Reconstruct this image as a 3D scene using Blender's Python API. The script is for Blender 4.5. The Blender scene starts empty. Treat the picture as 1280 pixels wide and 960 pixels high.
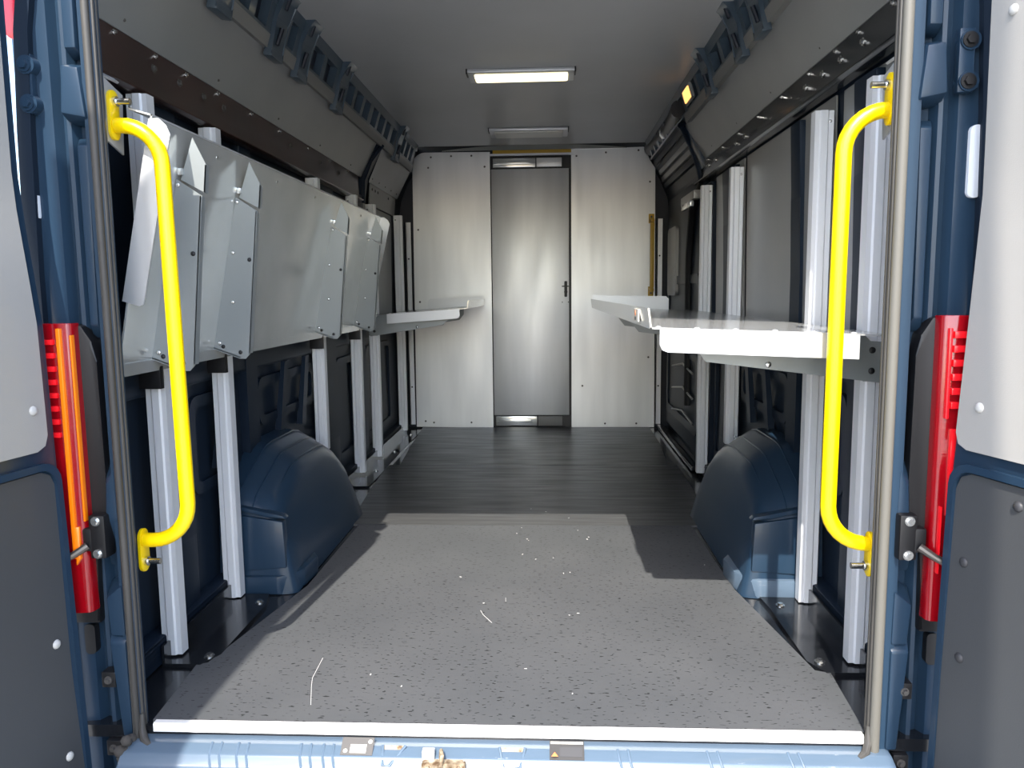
import bpy, bmesh, math, random
from mathutils import Vector, Matrix
random.seed(7)
SC = bpy.context.scene
COL = SC.collection
ORG = {}          # world origin of every object built here

# ------------------------------------------------------------------ materials
MATS = {}
def mat(name, col, rough=.5, metal=0.0, coat=0.0, emit=None, estr=0.0, spec=.5):
    m = bpy.data.materials.new(name); m.use_nodes = True
    b = m.node_tree.nodes['Principled BSDF']
    b.inputs['Base Color'].default_value = (*col, 1)
    b.inputs['Roughness'].default_value = rough
    b.inputs['Metallic'].default_value = metal
    b.inputs['Coat Weight'].default_value = coat
    b.inputs['Coat Roughness'].default_value = .08
    b.inputs['Specular IOR Level'].default_value = spec
    if emit:
        b.inputs['Emission Color'].default_value = (*emit, 1)
        b.inputs['Emission Strength'].default_value = estr
    MATS[name] = m
    return m
def nodes(m): return m.node_tree.nodes, m.node_tree.links, m.node_tree.nodes['Principled BSDF']
def coords(m, scale):
    n, l, b = nodes(m)
    t = n.new('ShaderNodeTexCoord'); mp = n.new('ShaderNodeMapping')
    mp.inputs['Scale'].default_value = scale
    g = n.new('ShaderNodeNewGeometry')
    l.new(g.outputs['Position'], mp.inputs['Vector'])
    return mp.outputs['Vector']
def noise(m, scale, s=1.0, detail=4, rough=.5):
    n, l, b = nodes(m)
    v = coords(m, scale)
    t = n.new('ShaderNodeTexNoise'); t.inputs['Scale'].default_value = s
    t.inputs['Detail'].default_value = detail; t.inputs['Roughness'].default_value = rough
    l.new(v, t.inputs['Vector']); return t.outputs['Fac']
def ramp(m, fac, stops):
    n, l, b = nodes(m)
    r = n.new('ShaderNodeValToRGB'); e = r.color_ramp.elements
    while len(e) < len(stops): e.new(.5)
    for k, (p, c) in enumerate(stops):
        e[k].position = p; e[k].color = (*c, 1) if len(c) == 3 else c
    l.new(fac, r.inputs['Fac']); return r.outputs['Color']
def g3(v): return (v, v, v)
def vary(m, scale, lo, hi, s=1.0, target='Base Color', a=.35, b_=.65):
    n, l, b = nodes(m)
    c = ramp(m, noise(m, scale, s), [(a, lo), (b_, hi)])
    l.new(c, b.inputs[target])
def bump(m, scale, s=1.0, strength=.1, dist=.002, detail=3):
    n, l, b = nodes(m)
    f = noise(m, scale, s, detail)
    bp = n.new('ShaderNodeBump'); bp.inputs['Strength'].default_value = strength
    bp.inputs['Distance'].default_value = dist
    l.new(f, bp.inputs['Height']); l.new(bp.outputs['Normal'], b.inputs['Normal'])

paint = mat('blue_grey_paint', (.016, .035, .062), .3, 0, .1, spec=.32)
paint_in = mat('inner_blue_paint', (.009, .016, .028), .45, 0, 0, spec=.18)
paint_rail = mat('grey_blue_rail_paint', (.05, .075, .10), .35, 0, .3)
paint_worn = mat('worn_blue_paint', (.07, .13, .21), .3, 0, .5)
n, l, b = nodes(paint_worn)
c = ramp(paint_worn, noise(paint_worn, (9, 70, 70), 1, 8, .7), [(0, (.075, .115, .16)), (.66, (.09, .13, .18)), (.70, (.5, .5, .46)), (1, (.6, .6, .56))])
l.new(c, b.inputs['Base Color'])
dark = mat('black_paint', (.008, .009, .011), .22, 0, .3)
brown = mat('dark_brown_rail', (.022, .012, .010), .3, 0, .2)  # dark brown tone of the left wall rail
vary(brown, (6, 6, 6), (.024, .011, .008), (.042, .019, .014), 1)
black = mat('black_plastic', (.006, .006, .007), .45)
void = mat('dark_cavity', (.006, .010, .020), .5)
alu = mat('brushed_aluminium', (.60, .61, .61), .4, .72)
vary(alu, (9, 9, 1.5), g3(.36), g3(.44), 1.0, 'Roughness')
n, l, b = nodes(alu)
l.new(ramp(alu, noise(alu, (7, 7, .8), 1.5, 5), [(.3, (.62, .63, .63)), (.7, (.72, .73, .73))]), b.inputs['Base Color'])
alu_post = mat('extruded_aluminium', (.80, .81, .83), .4, .3)
vary(alu_post, (40, 40, 1.5), g3(.34), g3(.46), 1.0, 'Roughness')
alu_shelf = mat('grey_shelf_sheet', (.44, .45, .44), .16, .6)
vary(alu_shelf, (5, 5, 5), (.64, .65, .63), (.72, .73, .71), 1)
shelf_top = mat('polished_shelf_top', (.60, .61, .61), .18, .6)
alu_white = mat('pale_aluminium_lip', (.62, .63, .64), .4, .55)
bracket_grey = mat('grey_bracket_paint', (.27, .29, .29), .35, .3)
lining = mat('grey_lining_board', (.125, .127, .125), .42, 0)
vary(lining, (3, 3, 3), (.215, .22, .217), (.245, .249, .244), 1)
bump(lining, (300, 300, 300), 1, .05, .001)
ceil_m = mat('grey_ceiling_board', (.19, .193, .193), .38)
vary(ceil_m, (2.2, 2.2, 2.2), (.37, .375, .375), (.405, .41, .41), 1)
gal = mat('grey_metal_liner', (.22, .22, .22), .36, .25)
vary(gal, (2, 2, 1.5), (.27, .268, .258), (.33, .325, .31), 1)
rail_strip = mat('pale_flange', (.2, .2, .19), .5)
yellow = mat('yellow_powder_coat', (.95, .66, .0), .32, 0, .3)
yellow2 = mat('ochre_yellow_paint', (.55, .33, .02), .4)
rubber = mat('seal_rubber', (.045, .042, .038), .55)
vary(rubber, (30, 30, 3), (.035, .033, .03), (.06, .056, .05), 1)
rubber_sunlit = mat('sunlit_seal_rubber', (.11, .105, .09), .55)  # paler copy of the seal rubber, sunlight put into the right bead's colour
chrome = mat('zinc_bolt', (.7, .7, .68), .25, 1)
white_strip = mat('white_threshold_metal', (.85, .83, .78), .45, .1)
vary(white_strip, (8, 60, 60), (.75, .72, .62), (.9, .89, .86), 1, a=.3, b_=.5)
door_grey = mat('pale_grey_trim_board', (.34, .325, .30), .6)
bump(door_grey, (400, 400, 400), 1, .25, .001)
door_dark = mat('charcoal_trim_board', (.052, .054, .057), .55)
bump(door_dark, (400, 400, 400), 1, .2, .001)
pin_pale = mat('pale_plastic_pin', (.5, .49, .46), .5)
pin_dark = mat('charcoal_plastic_pin', (.035, .035, .038), .5)
red = mat('red_lamp_lens', (.28, .002, .006), .12, 0, .8)
bump(red, (1, 1, 260), 1, .3, .002)
red_hot = mat('bright_red_reflector', (.95, .012, .02), .2, 0, .5)
amber = mat('amber_lamp_strip', (1.0, .22, .004), .2, 0, .6)
refl_red = mat('red_retroreflector', (.9, .012, .04), .3, 0, .3)
refl_white = mat('white_retroreflector', (.75, .78, .82), .35)
lamp_on = mat('lit_diffuser', (.9, .88, .75), .4, 0, 0, (1, .86, .52), 1.1)
lamp_off = mat('milky_diffuser', (.72, .71, .66), .35)
lamp_amber = mat('lit_amber_lens', (.8, .4, .1), .3, 0, 0, (1, .5, .14), 1.0)
label_grey = mat('grey_metal_label', (.09, .085, .08), .4, .3)
label_dark = mat('dark_label', (.03, .028, .026), .4)
orange = mat('orange_print', (.8, .22, .08), .5)
pale_print = mat('pale_print', (.55, .52, .45), .5)
rust = mat('rusty_steel', (.25, .17, .09), .6, .4)
vary(rust, (60, 60, 60), (.12, .07, .035), (.5, .42, .3), 1)
dirt = mat('caked_dirt', (.05, .045, .04), .9)
rod_m = mat('dark_steel_rod', (.12, .11, .10), .35, .7)
chip = mat('white_chips', (.75, .74, .7), .7)
asph = mat('outdoor_pavement', (.26, .25, .24), .85)
vary(asph, (1.5, 1.5, 1.5), (.32, .315, .30), (.40, .39, .375), 1)
blocker_mat = mat('shade_blocker_brown', (.12, .09, .06), .8)  # brown of the two added shade blockers
steel_floor = mat('black_floor_steel', (.010, .011, .013), .2, 0, .4)

# rear floor mat: grey rubber with small dark flecks, pale scuffs
mat_rear = mat('flecked_floor_sheet', (.085, .084, .081), .55)
n, l, b = nodes(mat_rear)
fl = ramp(mat_rear, noise(mat_rear, (60, 150, 1), 1, 1.5, .45), [(.322, g3(.05)), (.36, g3(1))])
base = ramp(mat_rear, noise(mat_rear, (2.5, 2.5, 1), 1, 5), [(.3, (.068, .072, .076)), (.7, (.086, .089, .092))])
sc_ = ramp(mat_rear, noise(mat_rear, (4, 6, 1), 1, 9, .75), [(.68, g3(0)), (.80, g3(.4))])
mx = n.new('ShaderNodeMix'); mx.data_type = 'RGBA'; mx.blend_type = 'MULTIPLY'; mx.inputs['Factor'].default_value = .85
l.new(base, mx.inputs['A']); l.new(fl, mx.inputs['B'])
mx2 = n.new('ShaderNodeMix'); mx2.data_type = 'RGBA'
l.new(sc_, mx2.inputs['Factor']); l.new(mx.outputs['Result'], mx2.inputs['A']); mx2.inputs['B'].default_value = (.2, .19, .175, 1)
l.new(mx2.outputs['Result'], b.inputs['Base Color'])
mat_front = mat('smooth_floor_sheet', (.075, .075, .073), .42)
n, l, b = nodes(mat_front)
l.new(ramp(mat_front, noise(mat_front, (3, 40, 1), 1, 6, .6), [(.3, (.050, .052, .054)), (.7, (.074, .074, .073))]), b.inputs['Base Color'])
vary(mat_front, (3, 30, 1), g3(.30), g3(.46), 1, 'Roughness')

# ------------------------------------------------------------------ mesh helpers
class MB:
    def __init__(s): s.bm = bmesh.new()
    def _bev(s, geom_faces, bev, seg=2):
        if bev > 0:
            es = list({e for f in geom_faces for e in f.edges})
            bmesh.ops.bevel(s.bm, geom=es, offset=bev, segments=seg, affect='EDGES', profile=.6)
    def box(s, x0, x1, y0, y1, z0, z1, bev=0.0, seg=2):
        if x0 > x1: x0, x1 = x1, x0
        if y0 > y1: y0, y1 = y1, y0
        if z0 > z1: z0, z1 = z1, z0
        v = [s.bm.verts.new((x, y, z)) for x in (x0, x1) for y in (y0, y1) for z in (z0, z1)]
        F = [(0, 1, 3, 2), (4, 6, 7, 5), (0, 4, 5, 1), (2, 3, 7, 6), (0, 2, 6, 4), (1, 5, 7, 3)]
        fs = [s.bm.faces.new([v[i] for i in f]) for f in F]
        s._bev(fs, bev, seg); return s
    def hexa(s, p, bev=0.0):
        """8 points: 4 of one end, 4 of the other, same order"""
        v = [s.bm.verts.new(q) for q in p]
        fs = [s.bm.faces.new([v[i] for i in f]) for f in [(3, 2, 1, 0), (4, 5, 6, 7), (0, 1, 5, 4), (1, 2, 6, 5), (2, 3, 7, 6), (3, 0, 4, 7)]]
        s._bev(fs, bev); return s
    def prism(s, poly, axis, a0, a1, bev=0.0):
        """extrude a 2-D outline along an axis (0: (y,z), 1: (x,z), 2: (x,y))"""
        def P(q, a):
            return [(a, q[0], q[1]), (q[0], a, q[1]), (q[0], q[1], a)][axis]
        A = [s.bm.verts.new(P(q, a0)) for q in poly]; B = [s.bm.verts.new(P(q, a1)) for q in poly]
        fs = [s.bm.faces.new(A[::-1]), s.bm.faces.new(B)]
        k = len(poly)
        for i in range(k): fs.append(s.bm.faces.new([A[i], A[(i+1) % k], B[(i+1) % k], B[i]]))
        s._bev(fs, bev); return s
    def sheet(s, quad, t):
        """thin plate of thickness t from a 3-D outline"""
        pts = [Vector(q) for q in quad]
        nrm = (pts[1]-pts[0]).cross(pts[2]-pts[0]).normalized() * t
        A = [s.bm.verts.new(p) for p in pts]; B = [s.bm.verts.new(p+nrm) for p in pts]
        s.bm.faces.new(A[::-1]); s.bm.faces.new(B); k = len(pts)
        for i in range(k): s.bm.faces.new([A[i], A[(i+1) % k], B[(i+1) % k], B[i]])
        return s
    def skin_profile(s, prof, axis, a0, a1, closed=False):
        def P(q, a): return [(a, q[0], q[1]), (q[0], a, q[1]), (q[0], q[1], a)][axis]
        A = [s.bm.verts.new(P(q, a0)) for q in prof]; B = [s.bm.verts.new(P(q, a1)) for q in prof]
        for i in range(len(prof) - (0 if closed else 1)):
            j = (i+1) % len(prof); s.bm.faces.new([A[i], A[j], B[j], B[i]])
        return s
    def tube(s, pts, r, seg=16, caps=True):
        pts = [Vector(p) for p in pts]; rings = []
        up = None
        for i, p in enumerate(pts):
            d = (pts[min(i+1, len(pts)-1)] - pts[max(i-1, 0)]).normalized()
            if up is None:
                up = Vector((0, 0, 1)) if abs(d.z) < .9 else Vector((0, 1, 0))
            a = d.cross(up).normalized(); up = a.cross(d).normalized()
            rr = r[i] if isinstance(r, (list, tuple)) else r
            rings.append([s.bm.verts.new(p + (a*math.cos(2*math.pi*k/seg) + up*math.sin(2*math.pi*k/seg))*rr) for k in range(seg)])
        for A, B in zip(rings, rings[1:]):
            for k in range(seg): s.bm.faces.new([A[k], A[(k+1) % seg], B[(k+1) % seg], B[k]])
        if caps: s.bm.faces.new(rings[0][::-1]); s.bm.faces.new(rings[-1])
        return s
    def cyl(s, p0, p1, r, r2=None, seg=14): return s.tube([p0, p1], [r, r if r2 is None else r2], seg)
    def dome(s, p, d, r, h, seg=12):
        """low rounded button at p facing d"""
        d = Vector(d).normalized(); p = Vector(p)
        pts = [p + d*(h*math.sin(t)) for t in (0, .4, .8, 1.15, 1.45)]
        rr = [r*math.cos(t)+1e-4 for t in (0, .4, .8, 1.15, 1.45)]
        return s.tube([p - d*.001] + pts, [r] + rr, seg)
    def build(s, name, m, parent=None, smooth=True, **props):
        bm = s.bm
        bmesh.ops.recalc_face_normals(bm, faces=bm.faces)
        if parent is None:
            xs = [v.co for v in bm.verts]
            o0 = Vector(((min(v.x for v in xs)+max(v.x for v in xs))/2, (min(v.y for v in xs)+max(v.y for v in xs))/2, min(v.z for v in xs)))
            base = Vector((0, 0, 0))
        else:
            base = ORG[parent.name]; o0 = base
        bmesh.ops.translate(bm, verts=bm.verts, vec=-o0)
        me = bpy.data.meshes.new(name); bm.to_mesh(me); bm.free()
        me.materials.append(m)
        o = bpy.data.objects.new(name, me); COL.objects.link(o)
        if parent is not None: o.parent = parent
        o.location = o0 - base
        ORG[o.name] = o0
        if smooth:
            for p in me.polygons: p.use_smooth = True
            try: me.set_sharp_from_angle(angle=math.radians(35))
            except Exception: pass
        for k, v in props.items(): o[k] = v
        return o
def thing(name, loc, label=None, cat=None, group=None, kind=None):
    o = bpy.data.objects.new(name, None); o.empty_display_size = .05
    COL.objects.link(o); o.location = loc; ORG[o.name] = Vector(loc)
    return tag(o, label, cat, group, kind)
def tag(o, label=None, cat=None, group=None, kind=None):
    if label: o['label'] = label
    if cat: o['category'] = cat
    if group: o['group'] = group
    if kind: o['kind'] = kind
    return o
def arc(cx, cy, r, a0, a1, n=8):
    return [(cx+r*math.cos(math.radians(a0+(a1-a0)*i/n)), cy+r*math.sin(math.radians(a0+(a1-a0)*i/n))) for i in range(n+1)]
def dense(poly, step=.12):
    o = []
    for k, p in enumerate(poly):
        r = poly[(k+1) % len(poly)]; m = max(1, int(math.hypot(r[0]-p[0], r[1]-p[1])/step))
        o += [(p[0]+(r[0]-p[0])*i/m, p[1]+(r[1]-p[1])*i/m) for i in range(m)]
    return o
def rrect(x0, x1, z0, z1, r, n=5):
    return arc(x1-r, z1-r, r, 0, 90, n)+arc(x0+r, z1-r, r, 90, 180, n)+arc(x0+r, z0+r, r, 180, 270, n)+arc(x1-r, z0+r, r, 270, 360, n)
def bolt(parent, p, d, r=.007, m=None, name='bolt'):
    d = Vector(d).normalized(); p = Vector(p); q = MB()
    q.cyl(p - d*.001, p + d*.0025, r*1.5, seg=14)
    q.cyl(p + d*.0025, p + d*.008, r, r*.9, seg=6)
    return q.build(name, m or chrome, parent)
L, R_ = -1, 1
def side(s, a, b): return a if s < 0 else b

# ------------------------------------------------------------------ setting
g = MB().box(-40, 40, -40, 40, -.62, -.6).build('ground', asph); tag(g, kind='structure')

fl = thing('floor', (0, 1.9, -.02), kind='structure')
MB().box(-.955, .955, .0, 3.9, -.03, -.002).build('floor_steel', steel_floor, fl)
# floor sheets
def sheet_of(y0, y1, m, label, notch):
    p = [(-.80, y0), (.80, y0)]
    if notch:
        p = [(-.79, .012), (.79, .012), (.81, .27), (.775, .285), (.70, .82), (.685, 1.486), (-.685, 1.486), (-.69, .82), (-.785, .285), (-.81, .27)]
    else:
        p = [(-.73, y0), (.76, y0), (.80, (y0+y1)/2), (.81, y1), (-.80, y1), (-.77, (y0+y1)/2)]
    q = MB().prism(p, 2, -.001, .006, 0)
    return tag(q.build('floor_sheet', m), label, 'floor covering')
sheet_of(0, 1.486, mat_rear, 'large flecked grey floor sheet running from the white threshold to the first seam', True)
sheet_of(1.492, 2.60, mat_front, 'smooth dark floor sheet in the middle, between the two floor seams', False)
sheet_of(2.606, 3.81, mat_front, 'smooth dark floor sheet at the foot of the metal partition', False)
q = MB()
for k in range(24):
    x = random.gauss(.05, .22); y = random.choice([random.uniform(.9, 1.75), random.uniform(.1, 1.5)])
    a = random.uniform(0, 3.14); ln = random.uniform(.001, .004); w = .0009
    dx, dy = math.cos(a)*ln, math.sin(a)*ln
    q.hexa([(x-dx-w, y-dy, .0061), (x+dx-w, y+dy, .0061), (x+dx+w, y+dy, .0061), (x-dx+w, y-dy, .0061),
            (x-dx-w, y-dy, .0072), (x+dx-w, y+dy, .0072), (x+dx+w, y+dy, .0072), (x-dx+w, y-dy, .0072)])
def scratch(pts):
    q.tube([(x, y, .0062) for x, y in pts], .0005, 5)
scratch([(-.49, .315), (-.485, .21), (-.475, .17), (-.45, .085)])
scratch([(-.10, .63), (-.09, .60), (-.06, .545)]); scratch([(-.03, .73), (-.028, .70)])
tag(q.build('paint_chips', chip), 'scattered white chips and scratches on the flecked grey floor sheet', 'debris', kind='stuff')

# body walls: blue inner skin with pillars and pressings
WPROF = [(.955, -.03), (.962, .5), (.962, 1.0), (.955, 1.3), (.945, 1.5), (.93, 1.6), (.88, 1.72), (.83, 1.80), (.80, 1.96)]
def wallx(z):
    for (x0, z0), (x1, z1) in zip(WPROF, WPROF[1:]):
        if z0 <= z <= z1: return x0+(x1-x0)*(z-z0)/(z1-z0)
    return .95
def wall(s):
    w = thing('wall_left' if s < 0 else 'wall_right', (s*.97, 1.9, 0), kind='structure')
    out = [(s*(x+.03), z) for x, z in WPROF]
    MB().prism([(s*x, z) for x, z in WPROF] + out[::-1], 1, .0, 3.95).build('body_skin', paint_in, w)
    def pillar(y0, y1, z0, z1, d=.03, m=paint_in, name='pillar', bev=.008):
        zs = [z0+(z1-z0)*k/6 for k in range(7)]
        pr = [(s*(wallx(z)-d), z) for z in zs] + [(s*(wallx(z)+.005), z) for z in zs[::-1]]
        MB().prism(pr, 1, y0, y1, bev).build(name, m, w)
    ys = side(s, [(.42, .56), (1.0, 1.1), (1.86, 2.12), (2.56, 2.72)], [(.42, .56), (1.0, 1.1), (1.86, 2.12), (2.37, 2.5)])
    for y0, y1 in ys: pillar(y0, y1, .02, 1.5)
    pillar(.02, 3.6 if s < 0 else 2.4, .70, .79, .028, name='belt_rail')
    pillar(.05, 3.7 if s < 0 else 2.4, .0, .07, .05, name='sill_rib')
    # pressed frames and gussets between the pillars
    for (y0, y1, z0, z1) in [(.6, .96, .36, .66), (1.14, 1.8, .48, .66)] + ([(2.16, 2.5, .12, .64), (2.78, 3.45, .12, .66), (2.78, 3.45, .85, 1.4)] if s < 0 else [(2.14, 2.34, .12, .64)]):
        q = MB(); xx = wallx((z0+z1)/2)-.014
        o_ = rrect(y0, y1, z0, z1, .05); i_ = rrect(y0+.035, y1-.035, z0+.035, z1-.035, .03)
        for k in range(len(o_)):
            a, b2, c2, d2 = o_[k], o_[(k+1) % len(o_)], i_[(k+1) % len(o_)], i_[k]
            q.hexa([(s*xx, *a), (s*xx, *b2), (s*xx, *c2), (s*xx, *d2), (s*(xx+.02), *a), (s*(xx+.02), *b2), (s*(xx+.02), *c2), (s*(xx+.02), *d2)])
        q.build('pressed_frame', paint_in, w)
    q = MB()
    for y in (.74, 1.3, 1.56):
        q.hexa([(s*.955, y, .42), (s*.955, y+.05, .42), (s*.945, y+.13, .70), (s*.945, y+.08, .70), (s*.93, y, .42), (s*.93, y+.05, .42), (s*.93, y+.13, .70), (s*.93, y+.08, .70)])
    q.build('gusset', paint_in, w)
    return w
wl = wall(L); wr = wall(R_)

# ceiling with its seam and the pale strip over the partition
ce = thing('ceiling', (0, 1.9, 1.93), kind='structure')
MB().box(-.80, .80, .02, .60, 1.93, 1.95).build('ceiling_board', ceil_m, ce)
MB().box(-.80, .80, .606, 3.66, 1.932, 1.952).build('ceiling_board', ceil_m, ce)
MB().prism([(-.80, 3.66), (-.60, 3.66), (.60, 3.66), (.80, 3.66), (.80, 3.95), (-.80, 3.95)], 2, 1.975, 1.985).build('front_arch', lining, ce)
q = MB()
for k in range(16):
    x0, x1 = -.62+1.26*k/16, -.62+1.26*(k+1)/16
    h = lambda x: 1.926+.034*max(0, 1-abs((x-.01)/.64)**2.2)
    q.hexa([(x0, 3.80, 1.925), (x1, 3.80, 1.925), (x1, 3.80, h(x1)), (x0, 3.80, h(x0)), (x0, 3.815, 1.925), (x1, 3.815, 1.925), (x1, 3.815, h(x1)), (x0, 3.815, h(x0))])
q.build('arch_strip', alu_shelf, ce)
# rear header over the doors and the outer roof skin
MB().prism([(-.05, 1.80), (.03, 1.79), (.06, 1.93), (.06, 2.0), (-.02, 2.05)], 0, -.9, .9).build('rear_header', paint, ce)
MB().box(-.9, .9, .05, 4.0, 2.0, 2.02).build('roof_skin', paint, ce)

# ------------------------------------------------------------------ partition (back wall) and sliding door
wb = thing('wall_back', (0, 3.83, 0), kind='structure')
lp = MB().prism([(-.293, .0), (-.293, 1.918), (-.74, 1.922)]+arc(-.74, 1.832, .09, 90, 180, 8)+[(-.845, .01)], 1, 3.82, 3.832).build('partition_panel', alu, wb)
rp = MB().prism([(.264, .0), (.845, .003), (.835, 1.79), (.80, 1.84), (.757, 1.932), (.264, 1.925)], 1, 3.82, 3.832).build('partition_panel', alu, wb)
for x, z in [(-.70, 1.89), (-.56, 1.895), (-.42, 1.895), (-.72, 1.82), (-.33, 1.82), (-.78, .05), (-.45, .04), (-.72, .04), (-.80, .9), (-.80, 1.4)]:
    MB().dome((x, 3.82, z), (0, -1, 0), .007, .003, 10).build('screw', label_grey, lp)
for x, z in [(.30, 1.88), (.5, 1.90), (.72, 1.91), (.80, 1.7), (.80, .5), (.34, .30), (.5, .03), (.72, .03)]:
    MB().dome((x, 3.82, z), (0, -1, 0), .007, .003, 10).build('screw', label_grey, rp)
MB().box(-.272, .264, 3.806, 3.82, 1.902, 1.924).build('header_band', yellow2, wb)
MB().box(-.29, .28, 3.80, 3.822, 1.888, 1.901).build('header_lip', alu_white, wb)
for s in (L, R_):
    q = MB()
    xa = s*.868
    q.box(xa-.018, xa+.018, 3.80, 3.806, .03, 1.45).box(xa-.018, xa-.013, 3.80, 3.83, .03, 1.45)
    e = q.build('edge_post', alu_post, wb)
    for z in (.3, .75, 1.2): MB().dome((xa, 3.80, z), (0, -1, 0), .006, .002, 8).build('screw', black, e)
MB().box(-1.0, 1.0, 3.90, 3.93, -.03, 2.0).build('cab_bulkhead', void, wb)

d1 = thing('door_1', (0, 3.85, 0), kind='structure')
MB().box(-.288, .248, 3.845, 3.86, .088, 1.805, .002).build('door_panel', alu, d1)
MB().box(-.29, .262, 3.863, 3.87, .0, 1.9).build('door_gap', black, d1)
for (z0, z1) in ((1.816, 1.876), (.012, .080)):
    q = MB().box(-.275, .02, 3.84, 3.86, z0, z1, .004)
    q.box(-.25, -.02, 3.83, 3.842, z0+.018, z1-.018, .006).tube([(-.268, 3.835, (z0+z1)/2-.008), (-.012, 3.835, (z0+z1)/2-.008)], .005, 8)
    q.build('track_carrier', alu_shelf, d1)
    MB().box(.026, .20, 3.838, 3.86, z0, z1, .003).build('track_rail', rail_strip if z0 < 1 else alu, d1)
    MB().box(.205, .262, 3.842, 3.862, z0-.01, z1+.006).build('track_stop', black, d1)
q = MB().box(.215, .235, 3.826, 3.846, .925, 1.035, .006).box(.198, .246, 3.828, 3.846, .995, 1.003).cyl((.225, 3.83, .96), (.225, 3.81, .96), .012)
q.box(.198, .204, 3.84, 3.846, .885, .893).box(.24, .246, 3.84, 3.846, .885, .893)
q.build('latch', black, d1)

gh = thing("grab_rail", (.812, 3.82, .92), 'ochre yellow strap handle upright on the metal partition beside the sliding door', 'handle')
MB().box(.798, .826, 3.76, 3.772, .985, 1.425, .004).build('grip', yellow2, gh)
for z0, z1, zb in ((1.42, 1.484, 1.44), (.925, .99, .97)):
    e = MB().box(.792, .830, 3.808, 3.8195, z0, z1, .004).box(.798, .826, 3.76, 3.818, zb-.014, zb+.006, .003).build('mounting_foot', yellow2, gh)
    bolt(e, (.811, 3.808, z1-.02 if z0 > 1 else z0+.02), (0, -1, 0), .005, label_grey)

# ------------------------------------------------------------------ ceiling lamps
def ceiling_lamp(y0, y1, on, label):
    t = thing('ceiling_lamp', (-.01, (y0+y1)/2, 1.925), label, 'lamp', 'long lamps on the ceiling')
    MB().box(-.245, .228, y0, y1, 1.915, 1.932, .006).build('housing', alu_white, t)
    MB().box(-.215, .198, y0+.03, y1-.03, 1.906, 1.918, .008, 3).build('diffuser', lamp_on if on else lamp_off, t)
    for x in (-.249, .226): MB().box(x, x+.006, y0-.004, y0+.06, 1.91, 1.931).build('end_cap', black, t)
ceiling_lamp(1.90, 2.07, True, 'lit warm white rectangular lamp on the ceiling, the nearer of two')
ceiling_lamp(3.12, 3.34, False, 'unlit milky rectangular lamp on the ceiling close to the partition')

# ------------------------------------------------------------------ roof side rails with bow brackets
def rr_pt(s, t, out=0.0):
    """point across the sloping rail face, t 0 at the wall edge .. 1 at the ceiling edge"""
    x0, z0, x1, z1 = side(s, (.805, 1.772, .755, 1.928), (.79, 1.785, .745, 1.928))
    x, z = x0+(x1-x0)*t, z0+(z1-z0)*t
    nx, nz = -(z1-z0), (x1-x0); k = math.hypot(nx, nz)
    return s*(x+nx/k*out), z+nz/k*out
def roof_rail(s):
    y0, y1 = .04, 3.62
    t = thing('roof_rail', (s*.79, 1.9, 1.78), side(s, 'dark blue pressed steel rail between ceiling and lining on the left', 'dark blue pressed steel rail between ceiling and lining on the right, with amber lamp'), 'rail', 'roof rails')
    def strip(ta, tb, oa, ob, ya, yb, q):
        a, b2, c2, d2 = rr_pt(s, ta, oa), rr_pt(s, tb, oa), rr_pt(s, tb, ob), rr_pt(s, ta, ob)
        q.hexa([(a[0], ya, a[1]), (b2[0], ya, b2[1]), (c2[0], ya, c2[1]), (d2[0], ya, d2[1]), (a[0], yb, a[1]), (b2[0], yb, b2[1]), (c2[0], yb, c2[1]), (d2[0], yb, d2[1])])
    q = MB(); strip(-.05, 1.05, -.04, -.03, y0, y1, q); q.build('back_web', void, t)
    q = MB(); strip(.78, 1.03, -.03, .004, y0, y1, q); strip(.18, .26, -.03, .004, y0, y1, q)
    hooks = side(s, [.62, 1.04, 1.30, 1.80, 3.06], [.55, .98, 1.24, 1.74])
    edges = [y0] + hooks + [y1]
    for a, b2 in zip(edges, edges[1:]):
        span = b2-a-.14; k = max(1, int(round(span/.16)))
        for j in range(k+1):
            yc = a+.07+span*j/k
            wd = .045 if (j % 3) else .07
            strip(.2, .8, -.03, .002, yc-wd/2, yc+wd/2, q)
    q.build('ladder_web', paint_rail, t)
    q = MB(); strip(-.06, .2, -.03, .006, y0, y1 if s < 0 else 2.35, q); q.build('lower_flange', rail_strip, t)
    for y in hooks:
        # roof bow end: broad foot across the rail with turned-up ears and slots
        q = MB()
        pr = [(-.22, -.004), (-.18, .03), (.0, .016), (.55, .014), (.95, .02), (1.16, .045), (1.22, .01), (1.0, -.01)]
        w = [.03, .05, .058, .05, .05, .06, .04]
        A = []; B = []
        for tt, o in pr:
            p = rr_pt(s, tt, o); A.append(q.bm.verts.new((p[0], y-.052, p[1]))); B.append(q.bm.verts.new((p[0], y+.052, p[1])))
        kk = len(pr)
        fs = [q.bm.faces.new(A), q.bm.faces.new(B[::-1])]
        for i in range(kk): fs.append(q.bm.faces.new([A[i], B[i], B[(i+1) % kk], A[(i+1) % kk]]))
        q._bev(fs, .006)
        bo = q.build('bow_bracket', paint_rail, t)
        for ta, tb in ((.08, .42), (.78, 1.02)):
            q = MB(); a, b2 = rr_pt(s, ta, .0185), rr_pt(s, tb, .0225)
            q.tube([(a[0], y-.012, a[1]), (b2[0], y-.012, b2[1])], .008, 8).build('slot', void, bo)
    return t
rl = roof_rail(L); rr = roof_rail(R_)
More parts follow.
